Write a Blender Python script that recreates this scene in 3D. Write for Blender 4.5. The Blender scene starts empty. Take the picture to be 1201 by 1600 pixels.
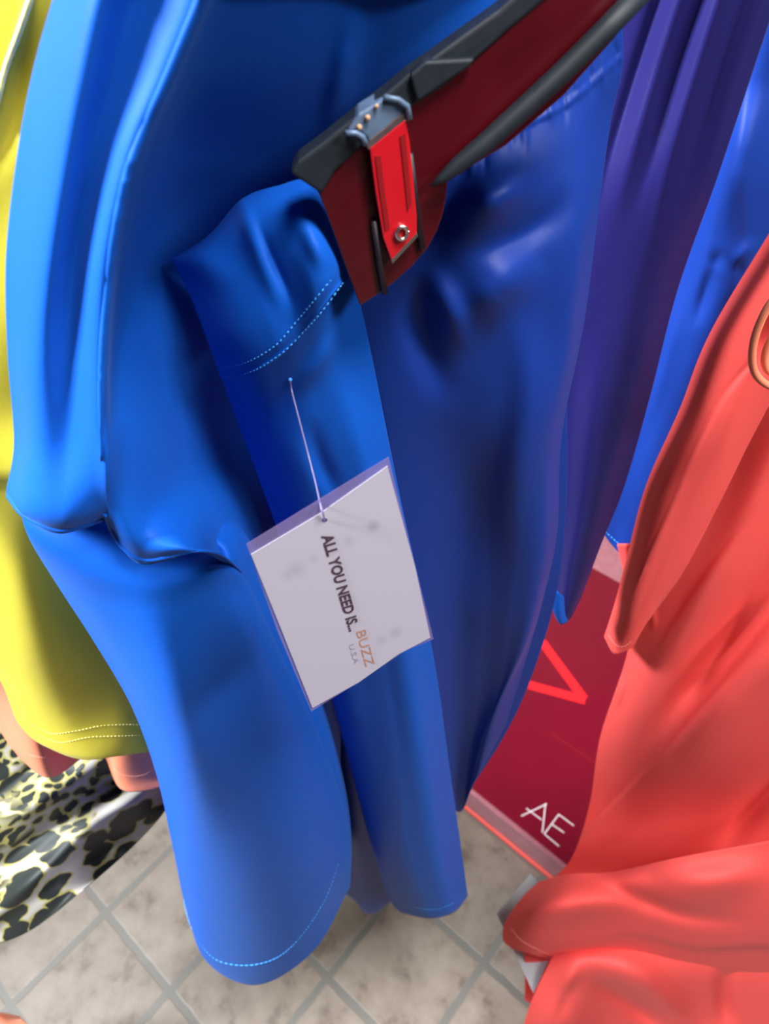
import bpy, bmesh, math, random
import numpy as np
from mathutils import Vector, Matrix

C = bpy.context.scene.collection
S = bpy.context.scene

# ------------------------------------------------------------------ camera
H = 1.55                       # eye height above the floor
TH, RO, F = math.radians(45), -0.057, 1155.0     # pitch down, roll, focal length in px (1201x1600)
R0 = np.array([[1, 0, 0], [0, -math.sin(TH), -math.cos(TH)], [0, math.cos(TH), -math.sin(TH)]])
RR = np.array([[math.cos(RO), -math.sin(RO), 0], [math.sin(RO), math.cos(RO), 0], [0, 0, 1]])
RM = RR @ R0                   # rows: camera right, down, forward in world axes
cam_d = bpy.data.cameras.new('camera'); cam = bpy.data.objects.new('camera', cam_d); C.objects.link(cam)
cam_d.sensor_fit = 'VERTICAL'; cam_d.sensor_height = 36.0; cam_d.lens = 36.0 * F / 1600.0
cam_d.clip_start = 0.01
cam.matrix_world = Matrix([[RM[0][i], -RM[1][i], -RM[2][i], (0, 0, H)[i]] for i in range(3)] + [[0, 0, 0, 1]])
cam_d.dof.use_dof = True; cam_d.dof.focus_distance = 0.40; cam_d.dof.aperture_fstop = 11.0
S.camera = cam

# ------------------------------------------------------------------ light
S.view_settings.view_transform = 'Standard'; S.view_settings.look = 'None'
S.view_settings.gamma = 1; S.view_settings.use_curve_mapping = False
S.view_settings.exposure = 0.24
w = bpy.data.worlds.new('world'); S.world = w; w.use_nodes = True
w.node_tree.nodes['Background'].inputs[0].default_value = (0.80, 0.90, 1.0, 1)
w.node_tree.nodes['Background'].inputs[1].default_value = 0.03

def area(name, loc, target, sx, sy, power, col):
    d = bpy.data.lights.new(name, 'AREA'); d.shape = 'RECTANGLE'; d.size = sx; d.size_y = sy
    d.energy = power; d.color = col
    o = bpy.data.objects.new(name, d); C.objects.link(o); o.location = loc
    o.rotation_euler = (Vector(target) - Vector(loc)).to_track_quat('-Z', 'Y').to_euler()
area('ceiling_lamp_left', (-1.65, 0.08, 2.6), (0.0, 0.35, 1.0), 0.55, 0.35, 165, (0.93, 0.97, 1.0))
area('ceiling_lamp_right', (0.5, -0.15, 2.75), (0.2, 0.4, 0.8), 0.5, 0.4, 34, (1.0, 0.97, 0.94))
area('coral_fill_light', (1.6, -0.6, 2.7), (0.3, 0.4, 0.7), 0.5, 0.3, 26, (1.0, 0.97, 0.94))  # unseen fill light added to brighten the coral cloth

# ------------------------------------------------------------------ tools
def ray(px, py):
    v = np.array([(px - 600.5) / F, (py - 800.0) / F, 1.0])
    return v @ RM
def atw(px, py, wd):           # point on the sight line at horizontal distance wd
    r = ray(px, py); return Vector(r * (wd / r[1])) + Vector((0, 0, H))
def atd(px, py, d):            # point on the sight line at camera depth d
    return Vector(ray(px, py) * d) + Vector((0, 0, H))
def atz(px, py, z):
    r = ray(px, py); return Vector(r * ((z - H) / r[2])) + Vector((0, 0, H))
def world_grid(PX, PY, W):
    vx, vy = (PX - 600.5) / F, (PY - 800.0) / F
    r = vx[..., None] * RM[0] + vy[..., None] * RM[1] + RM[2]
    p = r * (W / r[..., 1])[..., None]; p[..., 2] += H
    return p

def cr(ctrl, n):               # Catmull-Rom through rows of ctrl (k, ...) sampled n times
    c = np.asarray(ctrl, float); k = len(c)
    if k == 2:
        t = np.linspace(0, 1, n).reshape((-1,) + (1,) * (c.ndim - 1)); return c[0] * (1 - t) + c[1] * t
    c = np.concatenate([[2 * c[0] - c[1]], c, [2 * c[-1] - c[-2]]])
    x = np.linspace(0, k - 1, n); i = np.minimum(x.astype(int), k - 2); t = (x - i).reshape((-1,) + (1,) * (c.ndim - 1))
    p0, p1, p2, p3 = c[i], c[i + 1], c[i + 2], c[i + 3]
    return 0.5 * (2 * p1 + (p2 - p0) * t + (2 * p0 - 5 * p1 + 4 * p2 - p3) * t ** 2 + (3 * p1 - p0 - 3 * p2 + p3) * t ** 3)

def dist_poly(PX, PY, poly):   # unsigned/signed distance to a polyline and position along it
    best = np.full(PX.shape, 1e9); sd = np.zeros(PX.shape); tt = np.zeros(PX.shape)
    p = np.asarray(poly, float); L = np.linalg.norm(np.diff(p, axis=0), axis=1); cum = np.r_[0, np.cumsum(L)]
    for a, b, l, c0 in zip(p[:-1], p[1:], L, cum[:-1]):
        dx, dy = (b - a) / l
        t = (PX - a[0]) * dx + (PY - a[1]) * dy; tc = np.clip(t, 0, l)
        ex, ey = PX - (a[0] + dx * tc), PY - (a[1] + dy * tc); d = np.hypot(ex, ey)
        m = d < best
        best[m] = d[m]; sd[m] = (np.sign((PX - a[0]) * dy - (PY - a[1]) * dx) * d)[m]; tt[m] = ((c0 + tc) / cum[-1])[m]
    return best, sd, tt

def seam_rows(rows):             # adds a column just right of the piped seam so the cloth drops away behind it
    out = []
    for wv, b, pts in rows:
        x, y = pts[3]; k = 0.55 if y < 600 else (0.25 if y < 720 else 0.12)
        wv = wv[:4] + [wv[3] + (wv[4] - wv[3]) * k] + wv[4:]
        pts = pts[:4] + [(x + (pts[4][0] - x) * 0.25, y + (pts[4][1] - y) * 0.25)] + pts[4:]
        out.append((wv, b, pts))
    return out
class Cloth:
    """a sheet of cloth: rows of (px, py) seen from the camera, each row with its horizontal distance"""
    def __init__(s, rows, nu=90, nv=120, folds=(), closed=False, wob=0.0, seed=0):
        A = []
        for wv, bulge, pts in rows:
            ws = wv if isinstance(wv, (list, tuple)) else [wv] * len(pts)
            wr = cr(np.array(ws, float)[:, None], len(pts)) if len(ws) != len(pts) else np.array(ws, float)[:, None]
            c = np.concatenate([np.array(pts, float), wr, np.full((len(pts), 1), bulge)], 1)
            u = cr(c, 240)
            s_ = np.sin(np.linspace(-1, 1, nu) * math.pi / 2) if closed else np.linspace(-1, 1, nu)
            idx = (s_ + 1) / 2 * 239; i0 = np.minimum(idx.astype(int), 238); fr = (idx - i0)[:, None]
            A.append(u[i0] * (1 - fr) + u[i0 + 1] * fr)
        G = cr(np.array(A), nv)
        s.PX, s.PY, W, B = G[..., 0], G[..., 1], G[..., 2], G[..., 3]
        s_ = np.sin(np.linspace(-1, 1, nu) * math.pi / 2) if closed else np.linspace(-1, 1, nu)
        cz = np.sqrt(np.maximum(0, 1 - s_ ** 2))
        s.back = 2 * B * cz[None, :]
        W = W + B * (1 - cz)[None, :]
        for f in folds:
            kind, amp, wd, poly = f[:4]
            pxm = float(W.mean()) / 0.85 / F * (1.0 + max(0.0, (np.mean([p[1] for p in poly]) - 800) / 700)); amp = math.copysign(min(abs(amp), 0.75 * wd * pxm), amp)
            d, sd, t = dist_poly(s.PX, s.PY, cr(np.array(poly, float), 24))
            sm = lambda q: np.clip(q, 0, 1) ** 2 * (3 - 2 * np.clip(q, 0, 1)); tap = sm(np.minimum(t, 1 - t) * 2.2) if len(f) < 5 else {'s': sm((1 - t) * 1.8), 'e': sm(t * 1.8), 'n': 1.0}[f[4]]
            if kind == 'ridge': W = W - amp * np.exp(-(d / wd) ** 2) * tap
            if kind == 'step':      # right-hand side of the line (in the picture: sd>0) sits further back
                W = W + amp * (0.5 + 0.5 * np.tanh(sd / (wd * 0.3))) * np.exp(-(np.maximum(sd, 0) / (wd * 5)) ** 2) * tap
        if wob:
            rng = random.Random(seed)
            for k in range(7):
                a = rng.uniform(-0.5, 0.5); L = rng.uniform(90, 260); ph = rng.uniform(0, 6.28)
                W = W + wob / 7 * 2 * np.sin((s.PX * math.cos(a) + s.PY * math.sin(a)) / L * 6.28 + ph + 0.8 * np.sin(s.PY / 190 + ph))
        s.W = W; s.P = world_grid(s.PX, s.PY, W); s.closed = closed; s.nu, s.nv = nu, nv
    def build(s, name, mat, parent=None, thick=0.0012):
        P = s.P; nv, nu = P.shape[:2]
        verts = P.reshape(-1, 3).tolist(); faces = []; uv = []
        for i in range(nv - 1):
            for j in range(nu - 1):
                faces.append((i * nu + j, (i + 1) * nu + j, (i + 1) * nu + j + 1, i * nu + j + 1))
        if s.closed:
            off = len(verts); Bk = P.copy(); Bk[..., 1] += s.back
            verts += Bk[:, 1:-1].reshape(-1, 3).tolist(); m = nu - 2
            def bi(i, j): return i * nu if j == 0 else (i * nu + nu - 1 if j == nu - 1 else off + i * m + j - 1)
            for i in range(nv - 1):
                for j in range(nu - 1):
                    faces.append((bi(i, j), bi(i, j + 1), bi(i + 1, j + 1), bi(i + 1, j)))
        me = bpy.data.meshes.new(name); me.from_pydata(verts, [], faces); me.update()
        o = link(name, me, mat, parent)
        if thick:
            md = o.modifiers.new('thickness', 'SOLIDIFY'); md.thickness = thick; md.offset = 0
        return o
    def near(s, px, py, lift=0.0008):
        d = (s.PX - px) ** 2 + (s.PY - py) ** 2
        k = np.argpartition(d.ravel(), 4)[:4]; wt = 1 / (d.ravel()[k] + 1e-3)
        return atw(px, py, float((s.W.ravel()[k] * wt).sum() / wt.sum()) - lift)

def link(name, me, mat, parent=None, smooth=True):
    me.materials.append(mat)
    if smooth:
        me.polygons.foreach_set('use_smooth', [True] * len(me.polygons))
    o = bpy.data.objects.new(name, me); C.objects.link(o)
    if parent: o.parent = parent; o.matrix_parent_inverse = parent.matrix_world.inverted()
    return o
def thing(name, label, cat, loc, group=None):
    o = bpy.data.objects.new(name, None); C.objects.link(o); o.location = loc; o.empty_display_size = 0.05
    o['label'] = label; o['category'] = cat
    if group: o['group'] = group
    bpy.context.view_layer.update()
    return o
def add_tube(bm, pts, rad, seg=8):
    pts = [Vector(p) for p in pts]; rings = []
    n = len(pts)
    for i, p in enumerate(pts):
        t = (pts[min(i + 1, n - 1)] - pts[max(i - 1, 0)]).normalized()
        a = t.cross(Vector((0.3, 0.2, 0.9))).normalized(); b = t.cross(a)
        r = rad[i] if isinstance(rad, (list, tuple)) else rad
        rings.append([bm.verts.new(p + a * r * math.cos(k / seg * 6.2832) + b * r * math.sin(k / seg * 6.2832)) for k in range(seg)])
    for r0, r1 in zip(rings, rings[1:]):
        for k in range(seg): bm.faces.new((r0[k], r0[(k + 1) % seg], r1[(k + 1) % seg], r1[k]))
    bm.faces.new(rings[0][::-1]); bm.faces.new(rings[-1])
def tube_obj(name, pts, rad, mat, parent=None, seg=10):
    bm = bmesh.new(); add_tube(bm, pts, rad, seg); bmesh.ops.recalc_face_normals(bm, faces=bm.faces)
    me = bpy.data.meshes.new(name); bm.to_mesh(me); bm.free(); return link(name, me, mat, parent)
def seg_pts(cl, poly, n, lift=0.0008):
    q = cr(np.array(poly, float), n); return [cl.near(a, b, lift) for a, b in q]
def stitches(name, cl, lines, mat, parent, rad=0.00028, pitch=0.0032, fill=0.62):
    bm = bmesh.new()
    for poly in lines:
        pts = seg_pts(cl, poly, 160); L = [0]
        for a, b in zip(pts, pts[1:]): L.append(L[-1] + (b - a).length)
        def at(s_):
            k = int(np.clip(np.searchsorted(L, s_) - 1, 0, len(pts) - 2)); return pts[k].lerp(pts[k + 1], (s_ - L[k]) / max(L[k + 1] - L[k], 1e-9))
        x = 0
        while x + pitch < L[-1]:
            a, b = at(x), at(x + pitch * fill); m = (a + b) / 2
            add_tube(bm, [a, m, b], [rad * 0.5, rad, rad * 0.5], 5); x += pitch
    me = bpy.data.meshes.new(name); bm.to_mesh(me); bm.free(); return link(name, me, mat, parent)
def slab(name, pts, dirv, mat, parent=None, bevel=0.0):      # polygon pts extruded by dirv
    bm = bmesh.new(); vs = [bm.verts.new(p) for p in pts]; f = bm.faces.new(vs)
    r = bmesh.ops.extrude_face_region(bm, geom=[f]); ev = [g for g in r['geom'] if isinstance(g, bmesh.types.BMVert)]
    bmesh.ops.translate(bm, vec=dirv, verts=ev); bmesh.ops.recalc_face_normals(bm, faces=bm.faces)
    me = bpy.data.meshes.new(name); bm.to_mesh(me); bm.free(); o = link(name, me, mat, parent, smooth=False)
    if bevel:
        md = o.modifiers.new('bevel', 'BEVEL'); md.width = bevel; md.segments = 3
    return o

# ------------------------------------------------------------------ materials
def mat_base(name):
    m = bpy.data.materials.new(name); m.use_nodes = True; nt = m.node_tree; return m, nt, nt.nodes['Principled BSDF']
def fabric(name, col, rough=0.55, sheen=0.3, spec=0.3, var=0.06, tint=None, through=0.0, satin=0.0):
    m, nt, b = mat_base(name); N = nt.nodes; Lk = nt.links
    tc = N.new('ShaderNodeTexCoord')
    no = N.new('ShaderNodeTexNoise'); no.inputs['Scale'].default_value = 900; no.inputs['Detail'].default_value = 3
    n2 = N.new('ShaderNodeTexNoise'); n2.inputs['Scale'].default_value = 9; n2.inputs['Detail'].default_value = 4
    Lk.new(tc.outputs['Object'], no.inputs['Vector']); Lk.new(tc.outputs['Object'], n2.inputs['Vector'])
    mx = N.new('ShaderNodeMix'); mx.data_type = 'RGBA'
    mx.inputs['A'].default_value = (*[c * (1 - var) for c in col], 1); mx.inputs['B'].default_value = (*[min(1, c * (1 + var)) for c in col], 1)
    Lk.new(no.outputs['Fac'], mx.inputs['Factor']); Lk.new(mx.outputs['Result'], b.inputs['Base Color'])
    bp = N.new('ShaderNodeBump'); bp.inputs['Strength'].default_value = 0.10; bp.inputs['Distance'].default_value = 0.0004
    Lk.new(no.outputs['Fac'], bp.inputs['Height'])
    b2 = N.new('ShaderNodeBump'); b2.inputs['Strength'].default_value = 0.25; b2.inputs['Distance'].default_value = 0.006
    Lk.new(n2.outputs['Fac'], b2.inputs['Height']); Lk.new(bp.outputs['Normal'], b2.inputs['Normal'])
    Lk.new(b2.outputs['Normal'], b.inputs['Normal'])
    b.inputs['Roughness'].default_value = rough; b.inputs['Specular IOR Level'].default_value = spec
    b.inputs['Sheen Weight'].default_value = sheen; b.inputs['Sheen Roughness'].default_value = 0.4
    b.inputs['Sheen Tint'].default_value = (*(tint or col), 1)
    if through:
        tr = N.new('ShaderNodeBsdfTranslucent'); tr.inputs['Color'].default_value = (*col, 1)
        ms = N.new('ShaderNodeMixShader'); ms.inputs[0].default_value = through
        out = N['Material Output']; Lk.new(b.outputs[0], ms.inputs[1]); Lk.new(tr.outputs[0], ms.inputs[2]); Lk.new(ms.outputs[0], out.inputs['Surface'])
    return m
def plain(name, col, rough=0.5, metal=0.0, spec=0.5, alpha=1.0, coat=0.0, noise=0.0, scale=60):
    m, nt, b = mat_base(name)
    b.inputs['Base Color'].default_value = (*col, 1); b.inputs['Roughness'].default_value = rough
    b.inputs['Metallic'].default_value = metal; b.inputs['Specular IOR Level'].default_value = spec
    b.inputs['Coat Weight'].default_value = coat; b.inputs['Alpha'].default_value = alpha
    if noise:
        no = nt.nodes.new('ShaderNodeTexNoise'); no.inputs['Scale'].default_value = scale; no.inputs['Detail'].default_value = 6
        tc = nt.nodes.new('ShaderNodeTexCoord'); nt.links.new(tc.outputs['Object'], no.inputs['Vector'])
        mx = nt.nodes.new('ShaderNodeMix'); mx.data_type = 'RGBA'
        mx.inputs['A'].default_value = (*[c * (1 - noise) for c in col], 1); mx.inputs['B'].default_value = (*[min(1, c * (1 + noise)) for c in col], 1)
        nt.links.new(no.outputs['Fac'], mx.inputs['Factor']); nt.links.new(mx.outputs['Result'], b.inputs['Base Color'])
    return m
BLUE = (0.004, 0.088, 0.50); BLUE_T = (0.25, 0.5, 1.0)
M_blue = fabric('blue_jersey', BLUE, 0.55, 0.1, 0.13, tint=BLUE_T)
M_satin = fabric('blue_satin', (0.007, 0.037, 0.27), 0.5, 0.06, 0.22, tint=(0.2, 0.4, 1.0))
M_shadedblue = fabric('shaded_blue_satin', (0.013, 0.011, 0.10), 0.42, 0.08, 0.25, tint=(0.3, 0.3, 1.0))  # blue satin with deep shade put into its base colour
M_bluest = plain('blue_thread', (0.06, 0.40, 1.0), 0.5)
M_coral = fabric('coral_cloth', (1.0, 0.12, 0.11), 0.65, 0.1, 0.15, tint=(1, 0.5, 0.5), through=0.25)
M_coralst = plain('coral_thread', (1.0, 0.35, 0.28), 0.6)
M_peach = fabric('peach_cloth', (1.0, 0.29, 0.16), 0.6, 0.2, 0.2, tint=(1, 0.6, 0.5), through=0.1)
M_peachst = plain('peach_thread', (1.0, 0.55, 0.42), 0.6)
M_yellow = fabric('yellow_cloth', (0.76, 0.67, 0.06), 0.65, 0.2, 0.2, tint=(1, 1, 0.5), through=0.3)
M_yelst = plain('yellow_thread', (1.0, 0.95, 0.35), 0.6)
M_redplate = plain('dark_red_plastic', (0.075, 0.003, 0.007), 0.25, spec=0.5, coat=0.3, noise=0.35, scale=45)
M_black = plain('black_plastic', (0.013, 0.019, 0.028), 0.55, spec=0.35, noise=0.5, scale=120)
M_redclip = plain('red_enamel', (0.62, 0.008, 0.018), 0.3, metal=0.0, coat=0.5)
M_reddeep = plain('red_groove', (0.30, 0.008, 0.012), 0.4)
M_steel = plain('worn_steel', (0.13, 0.20, 0.32), 0.4, metal=0.15, noise=0.4, scale=160)
M_chrome = plain('bright_steel', (0.8, 0.78, 0.76), 0.25, metal=1.0)
M_rust = plain('rust_spot', (0.62, 0.36, 0.2), 0.7)
M_darkbar = plain('near_black_bar', (0.012, 0.008, 0.014), 0.5)
M_card = plain('tag_paper', (0.80, 0.76, 0.84), 0.6)
M_film = plain('clear_film', (0.22, 0.17, 0.36), 0.25, alpha=0.45, spec=0.6)
M_ink = plain('dark_ink', (0.05, 0.02, 0.04), 0.6)
M_gold = plain('copper_ink', (0.36, 0.17, 0.11), 0.5)
M_grey = plain('pale_grey_ink', (0.24, 0.21, 0.26), 0.6)
M_nylon = plain('nylon', (0.26, 0.22, 0.42), 0.25, alpha=0.7)
M_box = plain('crimson_board', (0.16, 0.0018, 0.014), 0.35, coat=0.15, spec=0.3, noise=0.15, scale=6)
M_boxclear = plain('clear_plastic_edge', (0.36, 0.13, 0.16), 0.3, spec=0.6, coat=0.3, noise=0.3, scale=50)
M_boxcoral = plain('coral_board', (0.80, 0.10, 0.08), 0.6)
M_vred = plain('orange_red_print', (0.88, 0.012, 0.02), 0.4)
M_white = plain('white_print', (0.85, 0.78, 0.8), 0.5)
M_label = plain('white_plastic', (0.36, 0.39, 0.42), 0.3, alpha=0.95)

def leopard():
    m, nt, b = mat_base('leopard_print'); N = nt.nodes; L = nt.links
    tc = N.new('ShaderNodeTexCoord'); mp = N.new('ShaderNodeMapping'); L.new(tc.outputs['UV'], mp.inputs['Vector'])
    mp.inputs['Rotation'].default_value = (0, 0, math.radians(-32)); mp.inputs['Scale'].default_value = (1, 1.0, 1)
    mp2 = N.new('ShaderNodeMapping'); L.new(mp.outputs['Vector'], mp2.inputs['Vector']); mp2.inputs['Scale'].default_value = (9, 17, 1)
    nz = N.new('ShaderNodeTexNoise'); nz.inputs['Scale'].default_value = 0.9; nz.inputs['Detail'].default_value = 2; L.new(mp2.outputs['Vector'], nz.inputs['Vector'])
    ad = N.new('ShaderNodeVectorMath'); ad.operation = 'MULTIPLY_ADD'; L.new(nz.outputs['Color'], ad.inputs[0]); ad.inputs[1].default_value = (1.1, 1.1, 0); L.new(mp2.outputs['Vector'], ad.inputs[2])
    def layer(scale, lo):
        v = N.new('ShaderNodeTexVoronoi'); v.voronoi_dimensions = '2D'; v.feature = 'F1'; v.inputs['Scale'].default_value = scale; v.inputs['Randomness'].default_value = 0.9
        L.new(ad.outputs[0], v.inputs['Vector']); return v.outputs['Distance']
    big, small = layer(0.95, 0), layer(2.2, 0)
    def ramp(src, a, b_):
        mr = N.new('ShaderNodeMapRange'); mr.inputs['From Min'].default_value = a; mr.inputs['From Max'].default_value = b_; L.new(src, mr.inputs['Value']); return mr.outputs['Result']
    zone = N.new('ShaderNodeTexNoise'); zone.inputs['Scale'].default_value = 0.28; zone.inputs['Detail'].default_value = 1; L.new(mp2.outputs['Vector'], zone.inputs['Vector'])
    zf = ramp(zone.outputs['Fac'], 0.46, 0.50)
    def mixf(a, b_, f):
        q = N.new('ShaderNodeMix'); L.new(f, q.inputs['Factor']); L.new(a, q.inputs['A']); L.new(b_, q.inputs['B']); return q.outputs['Result']
    blk = mixf(ramp(big, 0.44, 0.42), ramp(small, 0.40, 0.37), zf)
    ylw = mixf(ramp(big, 0.50, 0.48), ramp(small, 0.62, 0.52), zf)
    c1 = N.new('ShaderNodeMix'); c1.data_type = 'RGBA'; c1.inputs['A'].default_value = (0.40, 0.375, 0.35, 1); c1.inputs['B'].default_value = (0.36, 0.32, 0.10, 1); L.new(ylw, c1.inputs['Factor'])
    c2 = N.new('ShaderNodeMix'); c2.data_type = 'RGBA'; L.new(c1.outputs['Result'], c2.inputs['A']); c2.inputs['B'].default_value = (0.012, 0.017, 0.016, 1); L.new(blk, c2.inputs['Factor'])
    L.new(c2.outputs['Result'], b.inputs['Base Color']); b.inputs['Roughness'].default_value = 0.6
    return m
M_leo = leopard()

TS, YAW, TX, TY = 0.13121 * H, -0.75865, -0.28355 * H, 0.22675 * H
def tilefloor():
    m, nt, b = mat_base('beige_tile_vinyl'); N = nt.nodes; L = nt.links
    g = N.new('ShaderNodeNewGeometry'); mp = N.new('ShaderNodeMapping'); mp.vector_type = 'TEXTURE'
    mp.inputs['Location'].default_value = (TX, TY, 0); mp.inputs['Rotation'].default_value = (0, 0, YAW); mp.inputs['Scale'].default_value = (TS, TS, 1)
    L.new(g.outputs['Position'], mp.inputs['Vector'])
    nd = N.new('ShaderNodeTexNoise'); nd.inputs['Scale'].default_value = 7; nd.inputs['Detail'].default_value = 3; L.new(mp.outputs['Vector'], nd.inputs['Vector'])
    ma = N.new('ShaderNodeVectorMath'); ma.operation = 'MULTIPLY_ADD'; L.new(nd.outputs['Color'], ma.inputs[0]); ma.inputs[1].default_value = (0.03, 0.03, 0); L.new(mp.outputs['Vector'], ma.inputs[2])
    sb = N.new('ShaderNodeVectorMath'); sb.operation = 'SUBTRACT'; L.new(ma.outputs[0], sb.inputs[0]); sb.inputs[1].default_value = (0.015, 0.015, 0)
    sx = N.new('ShaderNodeSeparateXYZ'); L.new(sb.outputs[0], sx.inputs[0])
    def M(op, a, b_=None, c=None):
        q = N.new('ShaderNodeMath'); q.operation = op
        for i, v in enumerate((a, b_, c)):
            if v is None: continue
            if isinstance(v, (int, float)): q.inputs[i].default_value = v
            else: L.new(v, q.inputs[i])
        return q.outputs[0]
    def edge(o):
        fr = M('FRACT', o); return M('MINIMUM', fr, M('SUBTRACT', 1.0, fr))
    e = M('SMOOTH_MIN', edge(sx.outputs['X']), edge(sx.outputs['Y']), 0.03)
    mr = N.new('ShaderNodeMapRange'); mr.inputs['From Min'].default_value = 0.028; mr.inputs['From Max'].default_value = 0.042; L.new(e, mr.inputs['Value'])
    # per tile tone + mottling
    fl = N.new('ShaderNodeVectorMath'); fl.operation = 'FLOOR'; L.new(sb.outputs[0], fl.inputs[0])
    wn = N.new('ShaderNodeTexWhiteNoise'); L.new(fl.outputs[0], wn.inputs['Vector'])
    n1 = N.new('ShaderNodeTexNoise'); n1.inputs['Scale'].default_value = 3.2; n1.inputs['Detail'].default_value = 9; n1.inputs['Roughness'].default_value = 0.62; L.new(mp.outputs['Vector'], n1.inputs['Vector'])
    rp = N.new('ShaderNodeValToRGB'); L.new(n1.outputs['Fac'], rp.inputs[0]); el = rp.color_ramp.elements
    el[0].position = 0.36; el[0].color = (0.112, 0.083, 0.063, 1); el[1].position = 0.62; el[1].color = (0.216, 0.179, 0.144, 1)
    q = el.new(0.46); q.color = (0.177, 0.141, 0.111, 1)
    hs = N.new('ShaderNodeHueSaturation'); L.new(rp.outputs[0], hs.inputs['Color']); L.new(M('MULTIPLY_ADD', wn.outputs['Value'], 0.22, 0.9), hs.inputs['Value'])
    n3 = N.new('ShaderNodeTexNoise'); n3.inputs['Scale'].default_value = 22; n3.inputs['Detail'].default_value = 4; L.new(mp.outputs['Vector'], n3.inputs['Vector'])
    pit = N.new('ShaderNodeMapRange'); pit.inputs['From Min'].default_value = 0.66; pit.inputs['From Max'].default_value = 0.74; pit.inputs['To Max'].default_value = 0.5; L.new(n3.outputs['Fac'], pit.inputs['Value'])
    mp_ = N.new('ShaderNodeMix'); mp_.data_type = 'RGBA'; L.new(pit.outputs[0], mp_.inputs['Factor']); L.new(hs.outputs[0], mp_.inputs['A']); mp_.inputs['B'].default_value = (0.26, 0.2, 0.15, 1)
    mx = N.new('ShaderNodeMix'); mx.data_type = 'RGBA'; L.new(mr.outputs[0], mx.inputs['Factor']); mx.inputs['A'].default_value = (0.120, 0.114, 0.099, 1); L.new(mp_.outputs['Result'], mx.inputs['B'])
    # dark hairline on the grout's edge
    hl = M('MULTIPLY', M('LESS_THAN', M('ABSOLUTE', M('SUBTRACT', e, 0.034)), 0.006), 0.55)
    m2 = N.new('ShaderNodeMix'); m2.data_type = 'RGBA'; L.new(hl, m2.inputs['Factor']); L.new(mx.outputs['Result'], m2.inputs['A']); m2.inputs['B'].default_value = (0.17, 0.14, 0.12, 1)
    L.new(m2.outputs['Result'], b.inputs['Base Color']); b.inputs['Roughness'].default_value = 0.5
    bp = N.new('ShaderNodeBump'); bp.inputs['Strength'].default_value = 0.3; bp.inputs['Distance'].default_value = 0.002; L.new(mr.outputs[0], bp.inputs['Height']); L.new(bp.outputs[0], b.inputs['Normal'])
    return m

# ------------------------------------------------------------------ floor
bm = bmesh.new(); bmesh.ops.create_grid(bm, x_segments=2, y_segments=2, size=2.5)
me = bpy.data.meshes.new('floor'); bm.to_mesh(me); bm.free()
fl = link('floor', me, tilefloor()); fl['kind'] = 'structure'

for nm, vs in (('wall_back', [(-2.5, 2.5, 0), (2.5, 2.5, 0), (2.5, 2.5, 2.9), (-2.5, 2.5, 2.9)]),):
    me = bpy.data.meshes.new(nm); me.from_pydata(vs, [], [(0, 1, 2, 3)]); ob = link(nm, me, plain('cream_wall_paint', (0.55, 0.52, 0.47), 0.8, noise=0.05, scale=4), None, False); ob['kind'] = 'structure'

# ------------------------------------------------------------------ yellow garment (far left)
t = thing('yellow_top', 'yellow jersey top with piped seam and double-stitched hem hanging left of the blue top', 'top', atw(60, 700, 0.32))
yl = Cloth([
    (0.300, 0, [(-160, -80), (-60, -60), (40, -60), (130, -60), (220, -60)]),
    (0.300, 0, [(-160, 150), (-70, 150), (10, 150), (90, 150), (180, 150)]),
    (0.300, 0, [(-160, 400), (-80, 400), (-10, 400), (60, 400), (150, 400)]),
    (0.295, 0, [(-160, 620), (-90, 620), (-20, 620), (60, 620), (150, 620)]),
    (0.285, 0, [(-160, 740), (-90, 745), (-20, 748), (60, 748), (150, 740)]),
    ([0.31, 0.30, 0.29, 0.30, 0.31], 0, [(-120, 860), (-60, 870), (20, 880), (100, 880), (200, 870)]),
    ([0.31, 0.30, 0.29, 0.30, 0.31], 0, [(-60, 980), (-10, 1000), (60, 1010), (150, 1010), (240, 1000)]),
    ([0.32, 0.30, 0.29, 0.30, 0.31], 0, [(0, 1060), (32, 1085), (90, 1100), (170, 1100), (260, 1080)]),
    ([0.32, 0.30, 0.285, 0.29, 0.31], 0, [(30, 1130), (52, 1150), (110, 1170), (180, 1168), (290, 1140)]),
    ([0.32, 0.30, 0.285, 0.29, 0.31], 0, [(62, 1155), (85, 1172), (130, 1186), (190, 1180), (300, 1165)])],
    nu=70, nv=120, wob=0.002, seed=3, folds=[('step', 0.010, 18, [(170, 752), (60, 752), (-150, 748)], 'n'),
        ('ridge', -0.004, 16, [(-30, 300), (20, 190), (60, 0)]), ('ridge', 0.003, 6, [(-5, 155), (20, 90), (50, -10)], 'n')])
yl.build('body', M_yellow, t)
tube_obj('seam_piping', seg_pts(yl, [(-12, 190), (8, 110), (28, 55), (50, -10), (60, -50)], 30, 0.001), 0.0011, M_yelst, t)
stitches('hem_stitching', yl, [[(45, 1130), (80, 1146), (120, 1142), (160, 1134), (215, 1132), (260, 1132)], [(62, 1150), (95, 1160), (140, 1152), (190, 1150), (250, 1148)]], M_yelst, t, pitch=0.0028)

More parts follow.
